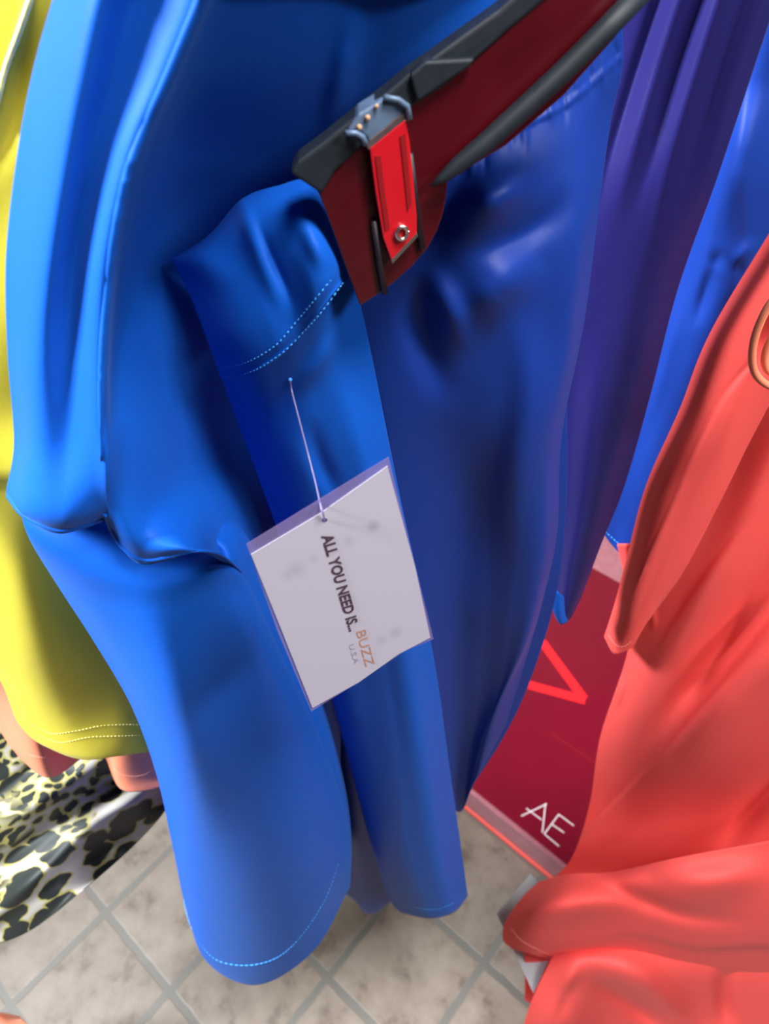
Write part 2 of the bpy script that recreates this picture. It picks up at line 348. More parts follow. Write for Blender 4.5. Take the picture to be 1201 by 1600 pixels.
# ------------------------------------------------------------------ peach garment below the yellow one
t = thing('peach_blouse', 'peach pink top whose wavy stitched hem shows below the yellow one', 'top', atw(60, 1150, 0.38))
pe = Cloth([
    (0.36, 0, [(-80, 950), (-40, 950), (20, 960), (100, 970), (180, 970), (280, 960)]),
    (0.36, 0, [(-60, 1040), (-20, 1040), (30, 1050), (100, 1060), (180, 1060), (280, 1060)]),
    ([0.38, 0.37, 0.35, 0.365, 0.35, 0.37], 0, [(-20, 1110), (0, 1120), (50, 1140), (110, 1145), (190, 1145), (280, 1130)]),
    ([0.38, 0.365, 0.345, 0.385, 0.345, 0.36], 0, [(0, 1140), (20, 1165), (70, 1190), (152, 1175), (185, 1205), (280, 1200)]),
    ([0.38, 0.36, 0.345, 0.39, 0.34, 0.355], 0, [(15, 1160), (38, 1190), (82, 1214), (155, 1172), (195, 1235), (300, 1218)])],
    nu=130, nv=70)
pe.build('body', M_peach, t)
stitches('hem_stitching', pe, [[(10, 1150), (38, 1175), (70, 1184), (120, 1180)]], M_peachst, t, pitch=0.0028)
stitches('hem_stitching', pe, [[(172, 1195), (190, 1210), (220, 1212), (250, 1195)]], M_peachst, t, pitch=0.0028)

# ------------------------------------------------------------------ leopard garment
le = Cloth([
    ([0.46, 0.45, 0.44, 0.44], 0, [(-160, 1080), (-30, 1090), (120, 1110), (300, 1150)]),
    ([0.43, 0.42, 0.42, 0.44], 0, [(-160, 1180), (-30, 1190), (120, 1200), (275, 1225)]),
    ([0.39, 0.38, 0.38, 0.41], 0, [(-160, 1270), (-30, 1270), (110, 1265), (255, 1270)]),
    ([0.35, 0.34, 0.35, 0.38], 0, [(-160, 1350), (-30, 1345), (100, 1335), (205, 1325)]),
    ([0.32, 0.31, 0.31, 0.34], 0, [(-160, 1440), (-30, 1425), (70, 1400), (160, 1365)]),
    ([0.30, 0.285, 0.29, 0.31], 0, [(-160, 1510), (-30, 1482), (50, 1452), (130, 1390)])],
    nu=100, nv=90, wob=0.003, seed=5, folds=[('ridge', 0.010, 16, [(230, 1230), (150, 1290), (0, 1420), (-80, 1480)], 'n'),
        ('ridge', -0.010, 14, [(200, 1215), (120, 1260), (0, 1350), (-80, 1400)], 'n'), ('ridge', 0.010, 18, [(160, 1190), (60, 1250), (-60, 1330)], 'n'),
        ('ridge', -0.008, 10, [(60, 1190), (0, 1240), (-60, 1280)], 'n'), ('ridge', -0.007, 10, [(235, 1260), (180, 1320), (90, 1390)])])
lo = le.build('leopard_skirt', M_leo)
uvl = lo.data.uv_layers.new(name='UVMap')
for lp in lo.data.loops:
    i, j = divmod(lp.vertex_index, le.nu); uvl.data[lp.index].uv = (le.PX[i, j] / 500.0, -le.PY[i, j] / 500.0)
lo['label'] = 'white skirt with black and yellow leopard print hanging at the lower left'; lo['category'] = 'skirt'

# ------------------------------------------------------------------ pink scrap in the lower left corner
cc = Cloth([([0.27, 0.26, 0.27], 0, [(-60, 1590), (-10, 1582), (30, 1588)]), ([0.24, 0.23, 0.24], 0, [(-60, 1625), (-5, 1620), (44, 1604)]), ([0.22, 0.215, 0.22], 0, [(-60, 1680), (0, 1670), (70, 1660)])], nu=30, nv=30)
o = cc.build('coral_garment', M_peach); o['label'] = 'corner of a pink coral garment just showing at the bottom left over the floor'; o['category'] = 'garment'

# ------------------------------------------------------------------ blue top with long sleeve (A)
t = thing('blue_blouse', 'royal blue jersey top with piped seams and long hemmed sleeve, nearest at left', 'top', atw(250, 800, 0.26))
bo = Cloth(seam_rows([
    ([0.25, 0.24, 0.25, 0.26, 0.30, 0.33, 0.35, 0.37], 0, [(220, -420), (300, -450), (360, -470), (450, -480), (540, -480), (680, -480), (820, -480), (960, -480)]),  # upper row out of view, extended to block the left lamp
    ([0.256, 0.233, 0.239, 0.230, 0.262, 0.290, 0.305, 0.36], 0, [(112, -80), (175, -80), (240, -80), (345, -80), (430, -80), (560, -80), (700, -80), (860, -80)]),
    ([0.256, 0.233, 0.239, 0.230, 0.267, 0.298, 0.312, 0.35], 0, [(86, 0), (150, 0), (215, 0), (312, 0), (400, 0), (540, 0), (680, 0), (840, 0)]),
    ([0.256, 0.233, 0.239, 0.230, 0.276, 0.308, 0.32, 0.35], 0, [(55, 110), (125, 110), (185, 110), (266, 110), (350, 110), (520, 120), (660, 120), (820, 120)]),
    ([0.256, 0.233, 0.239, 0.230, 0.300, 0.325, 0.33, 0.35], 0, [(30, 240), (100, 240), (150, 240), (210, 240), (300, 240), (480, 260), (640, 260), (800, 260)]),
    ([0.256, 0.233, 0.239, 0.230, 0.318, 0.345, 0.34, 0.35], 0, [(12, 400), (75, 400), (120, 400), (174, 400), (280, 400), (440, 420), (600, 420), (760, 420)]),
    ([0.255, 0.234, 0.236, 0.228, 0.272, 0.345, 0.345, 0.35], 0, [(14, 550), (60, 550), (110, 550), (160, 550), (225, 560), (400, 580), (560, 600), (720, 600)]),
    ([0.252, 0.232, 0.230, 0.223, 0.250, 0.312, 0.34, 0.35], 0, [(24, 690), (60, 690), (110, 690), (158, 690), (240, 720), (350, 730), (480, 780), (640, 800)]),
    ([0.250, 0.226, 0.219, 0.222, 0.222, 0.238, 0.34, 0.35], 0, [(12, 765), (45, 790), (100, 800), (160, 790), (220, 835), (320, 850), (460, 930), (600, 950)]),
    ([0.250, 0.232, 0.224, 0.228, 0.224, 0.231, 0.34, 0.35], 0, [(14, 780), (40, 808), (95, 832), (162, 812), (222, 880), (345, 868), (470, 1000), (600, 1050)])]),
    nu=200, nv=200, folds=[('ridge', 0.010, 20, [(560, -20), (535, 110), (505, 240)]), ('ridge', 0.004, 14, [(178, 640), (172, 730), (180, 800)]),
        ('ridge', 0.010, 40, [(215, 330), (300, 470), (345, 600), (420, 800)])])
bo.build('bodice', M_blue, t)
tube_obj('seam_piping', seg_pts(bo, [(330, -50), (312, 0), (266, 110), (210, 240), (190, 310), (174, 400), (164, 500), (160, 560), (158, 640), (158, 720)], 60, 0.0016), [0.0014] * 50 + [0.0014 - 0.0001 * i for i in range(10)], M_blue, t)
tube_obj('seam_piping', seg_pts(bo, [(15, 775), (40, 805), (90, 826), (130, 820), (162, 808)], 30, -0.0002), 0.0016, M_blue, t)
tube_obj('seam_piping', seg_pts(bo, [(165, 800), (185, 845), (222, 872), (265, 868), (300, 860), (348, 864)], 30, -0.0002), [0.0016] * 15 + [0.0016 - 0.00009 * i for i in range(15)], M_blue, t)
sl = Cloth([
    ([0.250, 0.250, 0.250, 0.250], 0.002, [(30, 785), (165, 795), (290, 845), (338, 862)]),
    (0.230, 0.018, [(48, 842), (150, 878), (260, 900), (362, 884)]),
    (0.226, 0.038, [(92, 915), (160, 945), (240, 955), (320, 945), (393, 925)]),
    (0.224, 0.05, [(150, 1005), (215, 1045), (290, 1060), (365, 1050), (436, 1020)]),
    (0.222, 0.058, [(206, 1102), (262, 1150), (335, 1170), (410, 1155), (478, 1108)]),
    (0.220, 0.068, [(244, 1205), (298, 1275), (375, 1300), (455, 1280), (520, 1210)]),
    (0.218, 0.080, [(268, 1310), (310, 1405), (395, 1440), (480, 1410), (546, 1305)]),
    (0.216, 0.092, [(283, 1385), (318, 1480), (400, 1520), (485, 1468), (547, 1368)]),
    (0.216, 0.094, [(286, 1400), (322, 1500), (402, 1538), (490, 1484), (546, 1385)])],
    nu=120, nv=160, closed=True, folds=[('ridge', 0.004, 26, [(350, 890), (400, 1000), (440, 1130)]), ('ridge', 0.010, 60, [(190, 880), (260, 1060), (300, 1300), (320, 1420)])])
sl.build('sleeve', M_blue, t)
stitches('hem_stitching', sl, [[(284, 1380), (292, 1430), (310, 1470), (335, 1498), (370, 1508), (410, 1505), (445, 1488), (480, 1450), (510, 1400), (530, 1345)]], M_bluest, t, rad=0.00055, pitch=0.0055, fill=0.8)

# ------------------------------------------------------------------ blue trousers on the clip hanger (B)
t = thing('blue_trousers', 'royal blue trousers with stitched waistband clipped in the dark red hanger', 'trousers', atw(600, 800, 0.30))
wb = Cloth([
    ([0.303, 0.300, 0.298, 0.294, 0.292, 0.292, 0.292], 0, [(268, 404), (300, 388), (335, 362), (380, 312), (435, 292), (482, 286), (516, 345)]),
    ([0.298, 0.288, 0.284, 0.278, 0.276, 0.278, 0.284], 0, [(275, 415), (312, 405), (355, 385), (400, 345), (448, 322), (490, 318), (522, 365)]),
    ([0.292, 0.278, 0.272, 0.270, 0.264, 0.266, 0.280], 0, [(300, 465), (350, 460), (392, 440), (430, 405), (470, 385), (502, 372), (530, 385)]),
    ([0.287, 0.270, 0.264, 0.264, 0.258, 0.262, 0.278], 0, [(325, 530), (372, 525), (415, 500), (455, 465), (490, 435), (515, 410), (540, 405)]),
    ([0.285, 0.268, 0.262, 0.262, 0.258, 0.262, 0.278], 0, [(347, 592), (392, 583), (435, 558), (470, 522), (500, 485), (525, 452), (546, 422)])],
    nu=110, nv=90, folds=[('ridge', 0.006, 13, [(378, 320), (400, 385), (435, 470), (450, 510)], 's'), ('ridge', -0.007, 8, [(400, 340), (425, 400), (452, 460), (458, 500)]), ('ridge', 0.004, 16, [(455, 310), (490, 380), (510, 430)]), ('ridge', -0.003, 8, [(350, 590), (400, 572), (450, 540), (480, 505), (510, 465), (540, 418)], 'n')])
wb.build('waistband', M_blue, t)
stitches('waist_stitching', wb, [[(346, 574), (385, 566), (430, 540), (465, 500), (500, 458), (532, 418)], [(352, 590), (395, 580), (440, 552), (473, 520), (505, 484), (540, 436)]], M_bluest, t, rad=0.0003, pitch=0.0024)
leg = Cloth([
    ([0.289, 0.272, 0.266, 0.264, 0.268, 0.288], 0.0, [(346, 585), (392, 578), (435, 552), (470, 518), (505, 478), (548, 420)]),
    ([0.298, 0.282, 0.276, 0.274, 0.278, 0.295], 0.0, [(365, 640), (410, 640), (450, 620), (485, 590), (525, 560), (574, 530)]),
    ([0.302, 0.284, 0.276, 0.276, 0.280, 0.300], 0.0, [(395, 720), (435, 725), (475, 725), (515, 715), (560, 700), (606, 690)]),
    ([0.302, 0.288, 0.282, 0.280, 0.282, 0.302], 0.0, [(430, 815), (470, 840), (510, 850), (550, 850), (595, 835), (632, 815)]),
    ([0.305, 0.292, 0.286, 0.283, 0.283, 0.304], 0.0, [(470, 930), (505, 960), (545, 970), (585, 970), (625, 955), (658, 930)]),
    ([0.310, 0.296, 0.290, 0.285, 0.283, 0.306], 0.0, [(510, 1060), (540, 1080), (575, 1090), (610, 1090), (645, 1075), (682, 1060)]),
    ([0.315, 0.300, 0.288, 0.280, 0.280, 0.308], 0.0, [(543, 1180), (565, 1210), (595, 1225), (630, 1228), (668, 1220), (700, 1190)]),
    ([0.318, 0.298, 0.284, 0.276, 0.278, 0.312], 0.0, [(572, 1290), (590, 1320), (617, 1340), (650, 1345), (688, 1338), (716, 1300)]),
    ([0.322, 0.298, 0.282, 0.272, 0.276, 0.316], 0.0, [(602, 1392), (620, 1420), (645, 1430), (678, 1434), (710, 1424), (730, 1400)])],
    nu=100, nv=200, folds=[('ridge', 0.006, 14, [(455, 620), (500, 560), (530, 500)]), ('ridge', -0.004, 16, [(480, 640), (500, 720), (540, 800)]), ('ridge', 0.004, 25, [(540, 560), (580, 720), (620, 900)])])
leg.build('trouser_leg', M_blue, t)
stitches('hem_stitching', leg, [[(602, 1380), (620, 1406), (650, 1418), (680, 1421), (710, 1410), (728, 1394)]], M_bluest, t, rad=0.00035, pitch=0.0035)
inn = Cloth([
    ([0.34, 0.33, 0.33, 0.34], 0, [(330, 640), (380, 640), (430, 640), (480, 640)]),
    ([0.34, 0.33, 0.33, 0.34], 0, [(380, 840), (430, 860), (480, 860), (560, 860)]),
    ([0.35, 0.34, 0.33, 0.34], 0, [(430, 1000), (480, 1020), (530, 1020), (600, 1020)]),
    ([0.35, 0.34, 0.33, 0.34], 0, [(480, 1170), (515, 1190), (550, 1190), (640, 1190)]),
    ([0.35, 0.34, 0.335, 0.34], 0, [(520, 1290), (545, 1300), (575, 1310), (660, 1300)]),
    ([0.355, 0.345, 0.34, 0.345], 0, [(530, 1390), (552, 1405), (582, 1428), (640, 1380)])], nu=60, nv=120)
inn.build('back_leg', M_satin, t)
flp = Cloth([
    ([0.318, 0.312, 0.316], 0, [(440, 960), (470, 960), (500, 960)]), ([0.322, 0.315, 0.318], 0, [(475, 1090), (498, 1100), (530, 1100)]),
    ([0.325, 0.318, 0.32], 0, [(495, 1170), (512, 1190), (532, 1180)]), ([0.328, 0.322, 0.322], 0, [(505, 1205), (515, 1226), (531, 1222)])], nu=30, nv=60)
flp.build('inner_flap', M_satin, t)
# gathered panel to the right of the leg
gath = []
for i in range(13):                                          # gathers running down from the elastic seam
    f_ = i / 12; x0, y0 = 715 + 245 * f_, 250 - 165 * f_
    gath.append(('ridge', 0.0022 if i % 2 else -0.0022, 5.5, [(x0 - 8, y0 - 38), (x0, y0), (x0 + 3, y0 + 34 + 18 * (i % 3))]))
pan = Cloth([
    ([0.305, 0.31, 0.315, 0.325, 0.34, 0.355], 0, [(520, 380), (640, 290), (730, 190), (810, 120), (880, 60), (960, -30)]),
    ([0.305, 0.31, 0.315, 0.325, 0.34, 0.360], 0, [(540, 440), (660, 350), (750, 240), (835, 185), (905, 140), (972, 85)]),
    ([0.305, 0.308, 0.300, 0.318, 0.335, 0.360], 0, [(560, 520), (670, 430), (765, 330), (850, 270), (910, 220), (952, 190)]),
    ([0.305, 0.305, 0.305, 0.312, 0.322, 0.345], 0, [(590, 640), (680, 560), (770, 480), (850, 410), (905, 370), (934, 320)]),
    ([0.308, 0.312, 0.308, 0.312, 0.318, 0.335], 0, [(610, 760), (690, 700), (770, 640), (840, 580), (885, 540), (911, 500)]),
    ([0.312, 0.322, 0.318, 0.312, 0.315, 0.330], 0, [(630, 880), (700, 850), (760, 800), (820, 750), (855, 710), (876, 680)]),
    ([0.315, 0.33, 0.325, 0.316, 0.315, 0.330], 0, [(650, 990), (705, 980), (755, 950), (805, 910), (845, 870), (869, 830)]),
    ([0.320, 0.338, 0.335, 0.325, 0.318, 0.330], 0, [(665, 1110), (705, 1110), (745, 1090), (785, 1050), (820, 1000), (846, 940)]),
    ([0.322, 0.342, 0.340, 0.330, 0.325, 0.335], 0, [(680, 1195), (705, 1205), (730, 1190), (755, 1150), (785, 1090), (820, 1030)]),
    ([0.322, 0.342, 0.342, 0.335, 0.330, 0.335], 0, [(692, 1250), (707, 1264), (722, 1266), (733, 1240), (752, 1200), (790, 1130)])],
    nu=170, nv=200, folds=gath + [
        ('ridge', 0.003, 5, [(700, 262), (780, 212), (857, 177), (900, 150), (967, 90)], 'n'),
        ('ridge', 0.008, 28, [(700, 330), (770, 310), (850, 260)]), ('ridge', -0.010, 24, [(700, 400), (770, 385), (850, 340), (900, 280)]),
        ('ridge', 0.010, 34, [(720, 520), (790, 440), (850, 400)]), ('ridge', 0.009, 22, [(665, 400), (700, 480), (740, 560)]),
        ('ridge', -0.008, 26, [(640, 420), (660, 520), (700, 640)]), ('ridge', 0.010, 34, [(800, 460), (830, 600), (800, 760), (790, 900)]),
        ('ridge', -0.004, 55, [(720, 640), (740, 780), (740, 960)])])
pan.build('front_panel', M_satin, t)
bk = Cloth([
    ([0.37, 0.37, 0.38], 0, [(780, 620), (830, 600), (885, 590)]), ([0.375, 0.37, 0.38], 0, [(760, 800), (830, 790), (884, 790)]),
    ([0.375, 0.37, 0.375], 0, [(740, 950), (810, 940), (868, 930)]), ([0.375, 0.37, 0.372], 0, [(720, 1070), (780, 1070), (828, 1062)]),
    ([0.375, 0.37, 0.37], 0, [(700, 1160), (745, 1165), (788, 1148)]), ([0.37, 0.37, 0.37], 0, [(695, 1215), (715, 1240), (736, 1230)])], nu=50, nv=90)
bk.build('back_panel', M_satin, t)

# ------------------------------------------------------------------ blue drape behind (C) and beyond it (D)
t = thing('blue_dress', 'blue satin dress, coloured darker to stand for shade, with fine gathers hanging directly right of the trousers', 'dress', atw(1000, 500, 0.42))
fC = []
for i in range(7):
    x = 990 + i * 31
    fC.append(('ridge', 0.0035 if i % 2 else -0.0035, 11, [(x + 60, -60), (x + 10, 90), (x - 40, 260), (x - 75, 420 - 20 * (i % 3))], 's'))
dc = Cloth([
    ([0.42, 0.41, 0.40, 0.395, 0.41], 0, [(900, -60), (980, -60), (1060, -60), (1150, -60), (1232, -60)]),
    ([0.42, 0.41, 0.40, 0.395, 0.41], 0, [(880, 100), (950, 100), (1030, 100), (1110, 100), (1178, 100)]),
    ([0.42, 0.405, 0.395, 0.395, 0.41], 0, [(860, 270), (920, 280), (990, 290), (1060, 290), (1118, 280)]),
    ([0.42, 0.405, 0.395, 0.395, 0.41], 0, [(850, 450), (900, 460), (960, 460), (1010, 460), (1058, 450)]),
    ([0.42, 0.41, 0.395, 0.395, 0.41], 0, [(835, 620), (890, 640), (930, 640), (975, 640), (1014, 620)]),
    ([0.42, 0.41, 0.395, 0.395, 0.41], 0, [(820, 760), (875, 790), (910, 790), (940, 780), (974, 760)]),
    ([0.42, 0.41, 0.395, 0.395, 0.405], 0, [(840, 850), (868, 880), (890, 890), (915, 880), (938, 850)]),
    ([0.41, 0.405, 0.392, 0.392, 0.40], 0, [(858, 910), (866, 940), (880, 950), (895, 945), (912, 920)]),
    ([0.41, 0.40, 0.392, 0.392, 0.395], 0, [(862, 935), (868, 958), (879, 974), (890, 966), (902, 945)])],
    nu=120, nv=160, folds=fC)
dc.build('drape', M_shadedblue, t)
hc = Cloth([([0.388, 0.386, 0.388], 0, [(866, 922), (872, 925), (880, 932)]), ([0.388, 0.384, 0.387], 0, [(864, 948), (872, 955), (882, 958)]), ([0.388, 0.385, 0.388], 0, [(868, 964), (876, 975), (887, 970)])], nu=16, nv=16)
hc.build('turned_hem', M_blue, t)

t = thing('blue_dress', 'brighter blue satin dress with a stitched hem, half hidden behind the coral cloth at right', 'dress', atw(1100, 400, 0.48))
dd = Cloth([
    ([0.48, 0.48, 0.465, 0.47, 0.48], 0, [(1090, -60), (1170, -60), (1230, -60), (1290, -60), (1360, -60)]),
    ([0.49, 0.48, 0.465, 0.47, 0.48], 0, [(1060, 120), (1130, 120), (1180, 120), (1230, 120), (1300, 120)]),
    ([0.49, 0.485, 0.46, 0.455, 0.48], 0, [(1020, 320), (1080, 320), (1130, 310), (1180, 300), (1240, 300)]),
    ([0.49, 0.485, 0.465, 0.455, 0.47], 0, [(990, 480), (1040, 480), (1090, 470), (1140, 460), (1190, 440)]),
    ([0.49, 0.485, 0.47, 0.465, 0.47], 0, [(950, 650), (1000, 650), (1040, 650), (1080, 640), (1120, 630)]),
    ([0.49, 0.48, 0.47, 0.465, 0.47], 0, [(925, 770), (965, 780), (1000, 780), (1030, 780), (1060, 770)]),
    ([0.485, 0.478, 0.468, 0.465, 0.468], 0, [(938, 826), (955, 850), (975, 868), (1000, 868), (1030, 850)])],
    nu=110, nv=150, folds=[('ridge', -0.003, 12, [(1110, 420), (1125, 400), (1135, 390)]), ('ridge', 0.010, 14, [(1140, 420), (1165, 400), (1185, 370)]), ('ridge', -0.006, 7, [(1152, 445), (1156, 415), (1175, 395), (1183, 375)]), ('ridge', 0.008, 26, [(1190, 120), (1150, 260), (1120, 380)]), ('ridge', -0.006, 12, [(1125, 395), (1105, 450), (1085, 520)]), ('ridge', 0.004, 14, [(1075, 420), (1040, 560), (1000, 700)])])
dd.build('drape', M_satin, t)
stitches('hem_stitching', dd, [[(945, 830), (958, 842), (972, 852), (995, 852)]], M_bluest, t, rad=0.0005, pitch=0.004, fill=0.9)

# ------------------------------------------------------------------ clip hanger
t = thing('clip_hanger', 'dark red and black plastic trouser hanger with a metal clip gripping the blue waistband', 'hanger', atw(640, 260, 0.27))
def hw(px): return 0.262 + (px - 500) / 500.0 * 0.035
def hp(px, py, dw=0.0): return atw(px, py, hw(px) + dw)
plate = [(497, 300), (512, 340), (535, 405), (562, 478), (588, 462), (614, 443), (645, 415), (668, 388), (682, 362), (690, 340), (696, 312), (699, 285), (740, 258), (790, 228), (880, 150), (960, 60), (1030, -30), (880, -30), (800, 42), (735, 100), (690, 132), (640, 165), (575, 215), (535, 255)]
slab('jaw_plate', [hp(*p) for p in plate], Vector((0, 0.004, 0)), M_redplate, t, 0.0006)
topo = [(452, 272), (465, 252), (505, 222), (560, 178), (600, 148), (638, 116), (665, 98), (720, 58), (780, 15), (830, -30), (890, -30), (800, 44), (737, 100), (700, 132), (642, 170), (575, 220), (525, 268), (502, 305), (480, 290)]
slab('top_rail', [hp(a, b, -0.0012) for a, b in topo], Vector((0, 0.012, 0.0)), M_black, t, 0.0015)
rod = [(672, 291), (690, 279), (715, 258), (760, 222), (820, 168), (880, 112), (940, 52), (1010, -20)]
tube_obj('lower_rail', [hp(a, b, -0.005) for a, b in rod], [0.0003, 0.0018, 0.0030, 0.0036, 0.0038, 0.0038, 0.0038, 0.0038], M_black, t, 14)
slab('rail_edge', [hp(a, b, -0.0035) for a, b in [(640, 118), (664, 96), (742, 92), (735, 104), (690, 134), (652, 160)]], Vector((0, 0.006, 0)), M_black, t, 0.001)
# metal clip
clip = slab('clip_tongue', [hp(a, b, -0.0042) for a, b in [(577, 232), (633, 187), (640, 225), (651, 340), (651, 368), (612, 410), (598, 372), (586, 300)]], Vector((0, 0.0018, 0)), M_redclip, t, 0.0005)
slab('clip_groove', [hp(a, b, -0.0046) for a, b in [(586, 244), (595, 243), (600, 290), (609, 355), (602, 361), (593, 300)]], Vector((0, 0.0006, 0)), M_reddeep, clip)
slab('clip_groove', [hp(a, b, -0.0046) for a, b in [(625, 213), (633, 208), (637, 250), (643, 318), (637, 330), (631, 270)]], Vector((0, 0.0006, 0)), M_reddeep, clip)
slab('clip_edge', [hp(a, b, -0.0044) for a, b in [(611, 406), (651, 364), (653, 369), (613, 412)]], Vector((0, 0.0016, 0)), M_chrome, clip)
band = slab('clip_band', [hp(a, b, -0.0035) for a, b in [(541, 208), (560, 178), (598, 155), (620, 158), (634, 166), (640, 186), (577, 230), (572, 216), (560, 206)]], Vector((0, 0.012, 0)), M_steel, t, 0.0012)
for a, b, r in [(561, 199, 4), (574, 184, 4), (588, 166, 3)]:
    bm = bmesh.new(); bmesh.ops.create_uvsphere(bm, u_segments=10, v_segments=6, radius=r * 0.28 / F); bmesh.ops.translate(bm, vec=hp(a, b, -0.0042), verts=bm.verts)
    me = bpy.data.meshes.new('rust_spot'); bm.to_mesh(me); bm.free(); link('rust_spot', me, M_rust, band)
slab('clip_lip', [hp(a, b, -0.0040) for a, b in [(572, 232), (577, 218), (600, 200), (626, 178), (637, 172), (640, 190), (632, 190), (577, 236)]], Vector((0, 0.003, 0)), plain('scuffed_steel', (0.16, 0.12, 0.13), 0.45, metal=0.6, noise=0.5, scale=200), band, 0.0006)
tube_obj('clip_bend', [hp(a, b, -0.0045) for a, b in [(540, 208), (556, 208), (566, 214), (572, 226)]], 0.0010, M_steel, band)
tube_obj('clip_bend', [hp(a, b, -0.0045) for a, b in [(600, 152), (622, 156), (636, 166), (640, 186)]], 0.0010, M_steel, band)
pr = [hp(628 + 10 * math.cos(k / 24 * 6.2832) * 0.82 + 3 * math.sin(k / 24 * 6.2832), 364 + 9 * math.sin(k / 24 * 6.2832) - 4 * math.cos(k / 24 * 6.2832), -0.0052) for k in range(25)]
tube_obj('rivet', pr, 0.0007, M_chrome, clip)
for pl in ([(584, 345), (592, 410), (601, 458)], [(640, 240), (648, 310), (660, 388)]):
    tube_obj('clip_dark_bar', [hp(a, b, -0.0012) for a, b in pl], 0.0013, M_darkbar, t)  # thin near-black bars along both sides of the clip tongue

# ------------------------------------------------------------------ swing tag
corners = [(385, 850), (607, 715), (676, 998), (487, 1110)]
rr = [ray(*c) for c in corners]
A3 = np.array([-rr[1], rr[2], -rr[3]]).T
d0 = 0.275
sol = np.linalg.solve(A3, -rr[0] * d0); ds = [d0, *sol]
print('tag depths', ds)
Q = [Vector(r * d) + Vector((0, 0, H)) for r, d in zip(rr, ds)]
nrm = (Q[1] - Q[0]).cross(Q[3] - Q[0]).normalized()
if nrm.dot(Vector((0, 0, H)) - Q[0]) < 0: nrm = -nrm
def onplane(px, py, lift=0.0):
    r = Vector(ray(px, py)); o = Vector((0, 0, H)); return o + r * ((Q[0] + nrm * lift - o).dot(nrm) / r.dot(nrm))
t = thing('price_tag', 'white swing tag with dark lettering hanging by a thread from the blue trousers', 'tag', Q[3])
def sheet(name, loop, hole, lift, th, mat):
    bm = bmesh.new(); L1 = [bm.verts.new(onplane(*p, lift)) for p in loop]; E_ = [bm.edges.new((L1[i], L1[(i + 1) % len(L1)])) for i in range(len(L1))]
    if hole:
        hx, hy, hr = hole; L2 = [bm.verts.new(onplane(hx + hr * math.cos(k / 16 * 6.2832) * 1.1, hy + hr * math.sin(k / 16 * 6.2832), lift)) for k in range(16)]
        E_ += [bm.edges.new((L2[i], L2[(i + 1) % 16])) for i in range(16)]
    bmesh.ops.triangle_fill(bm, edges=E_, use_beauty=True)
    me = bpy.data.meshes.new(name); bm.to_mesh(me); bm.free(); o = link(name, me, mat, t, smooth=False)
    md = o.modifiers.new('thickness', 'SOLIDIFY'); md.thickness = th; md.offset = 0
    return o
# card: faint grey marks of the print on its back
mc, nt, b = mat_base('tag_card'); N = nt.nodes; Lk = nt.links
b.inputs['Roughness'].default_value = 0.5; g = N.new('ShaderNodeNewGeometry'); prev = None
for (mx_, my_, rr_, amt) in [(583, 822, 0.0042, 0.42), (545, 845, 0.0035, 0.22), (462, 890, 0.0055, 0.24), (490, 872, 0.003, 0.18), (618, 988, 0.0045, 0.28), (596, 1000, 0.004, 0.22), (450, 898, 0.004, 0.2)]:
    vd = N.new('ShaderNodeVectorMath'); vd.operation = 'DISTANCE'; Lk.new(g.outputs['Position'], vd.inputs[0]); vd.inputs[1].default_value = onplane(mx_, my_)
    mr = N.new('ShaderNodeMapRange'); mr.interpolation_type = 'SMOOTHSTEP'; mr.inputs['From Min'].default_value = 0; mr.inputs['From Max'].default_value = rr_; mr.inputs['To Min'].default_value = amt; mr.inputs['To Max'].default_value = 0
    Lk.new(vd.outputs['Value'], mr.inputs['Value'])
    if prev is None: prev = mr.outputs[0]
    else:
        q = N.new('ShaderNodeMath'); q.operation = 'MAXIMUM'; Lk.new(prev, q.inputs[0]); Lk.new(mr.outputs[0], q.inputs[1]); prev = q.outputs[0]
mx = N.new('ShaderNodeMix'); mx.data_type = 'RGBA'; Lk.new(prev, mx.inputs['Factor']); mx.inputs['A'].default_value = (0.37, 0.34, 0.42, 1); mx.inputs['B'].default_value = (0.14, 0.12, 0.19, 1)
Lk.new(mx.outputs['Result'], b.inputs['Base Color'])
card = sheet('card', [(392, 866), (500, 802), (605, 728), (622, 790), (648, 885), (672, 996), (622, 1022), (560, 1066), (488, 1106), (440, 985)], (507, 813, 4.0), 0.0, 0.0003, mc)
film = sheet('clear_sleeve', [(385, 850), (607, 714), (640, 850), (677, 998), (630, 1018), (566, 1062), (486, 1111), (433, 985)], None, -0.0007, 0.0002, M_film)
def text(body, p0, p1, hpx, mat, bold=0.0, sxk=None, name='lettering'):
    cu = bpy.data.curves.new(name, 'FONT'); cu.body = body; cu.offset = bold; cu.extrude = 0.0; cu.resolution_u = 3
    ob = bpy.data.objects.new(name, cu); C.objects.link(ob); bpy.context.view_layer.update()
    me = bpy.data.meshes.new_from_object(ob.evaluated_get(bpy.context.evaluated_depsgraph_get())); bpy.data.objects.remove(ob)
    xs = [v.co.x for v in me.vertices]; ys = [v.co.y for v in me.vertices]; x0, x1, y0, y1 = min(xs), max(xs), min(ys), max(ys)
    a, b_ = onplane(*p0, 0.0004), onplane(*p1, 0.0004); ux = (b_ - a); uy = nrm.cross(ux).normalized(); hm = hpx * (Q[0] - Vector((0, 0, H))).length / F
    for v in me.vertices: v.co = a + ux * ((v.co.x - x0) / (x1 - x0)) + uy * (hm * (v.co.y - y0) / (y1 - y0))
    me.name = name; return link(name, me, mat, card, smooth=False)
text('ALL YOU NEED IS...', (501, 838), (545, 988), 20, M_ink, 0.036)
text('BUZZ', (556, 988), (571, 1042), 17, M_gold, 0.0)
text('U.S.A', (545, 1008), (553, 1038), 9, M_grey, 0.0)
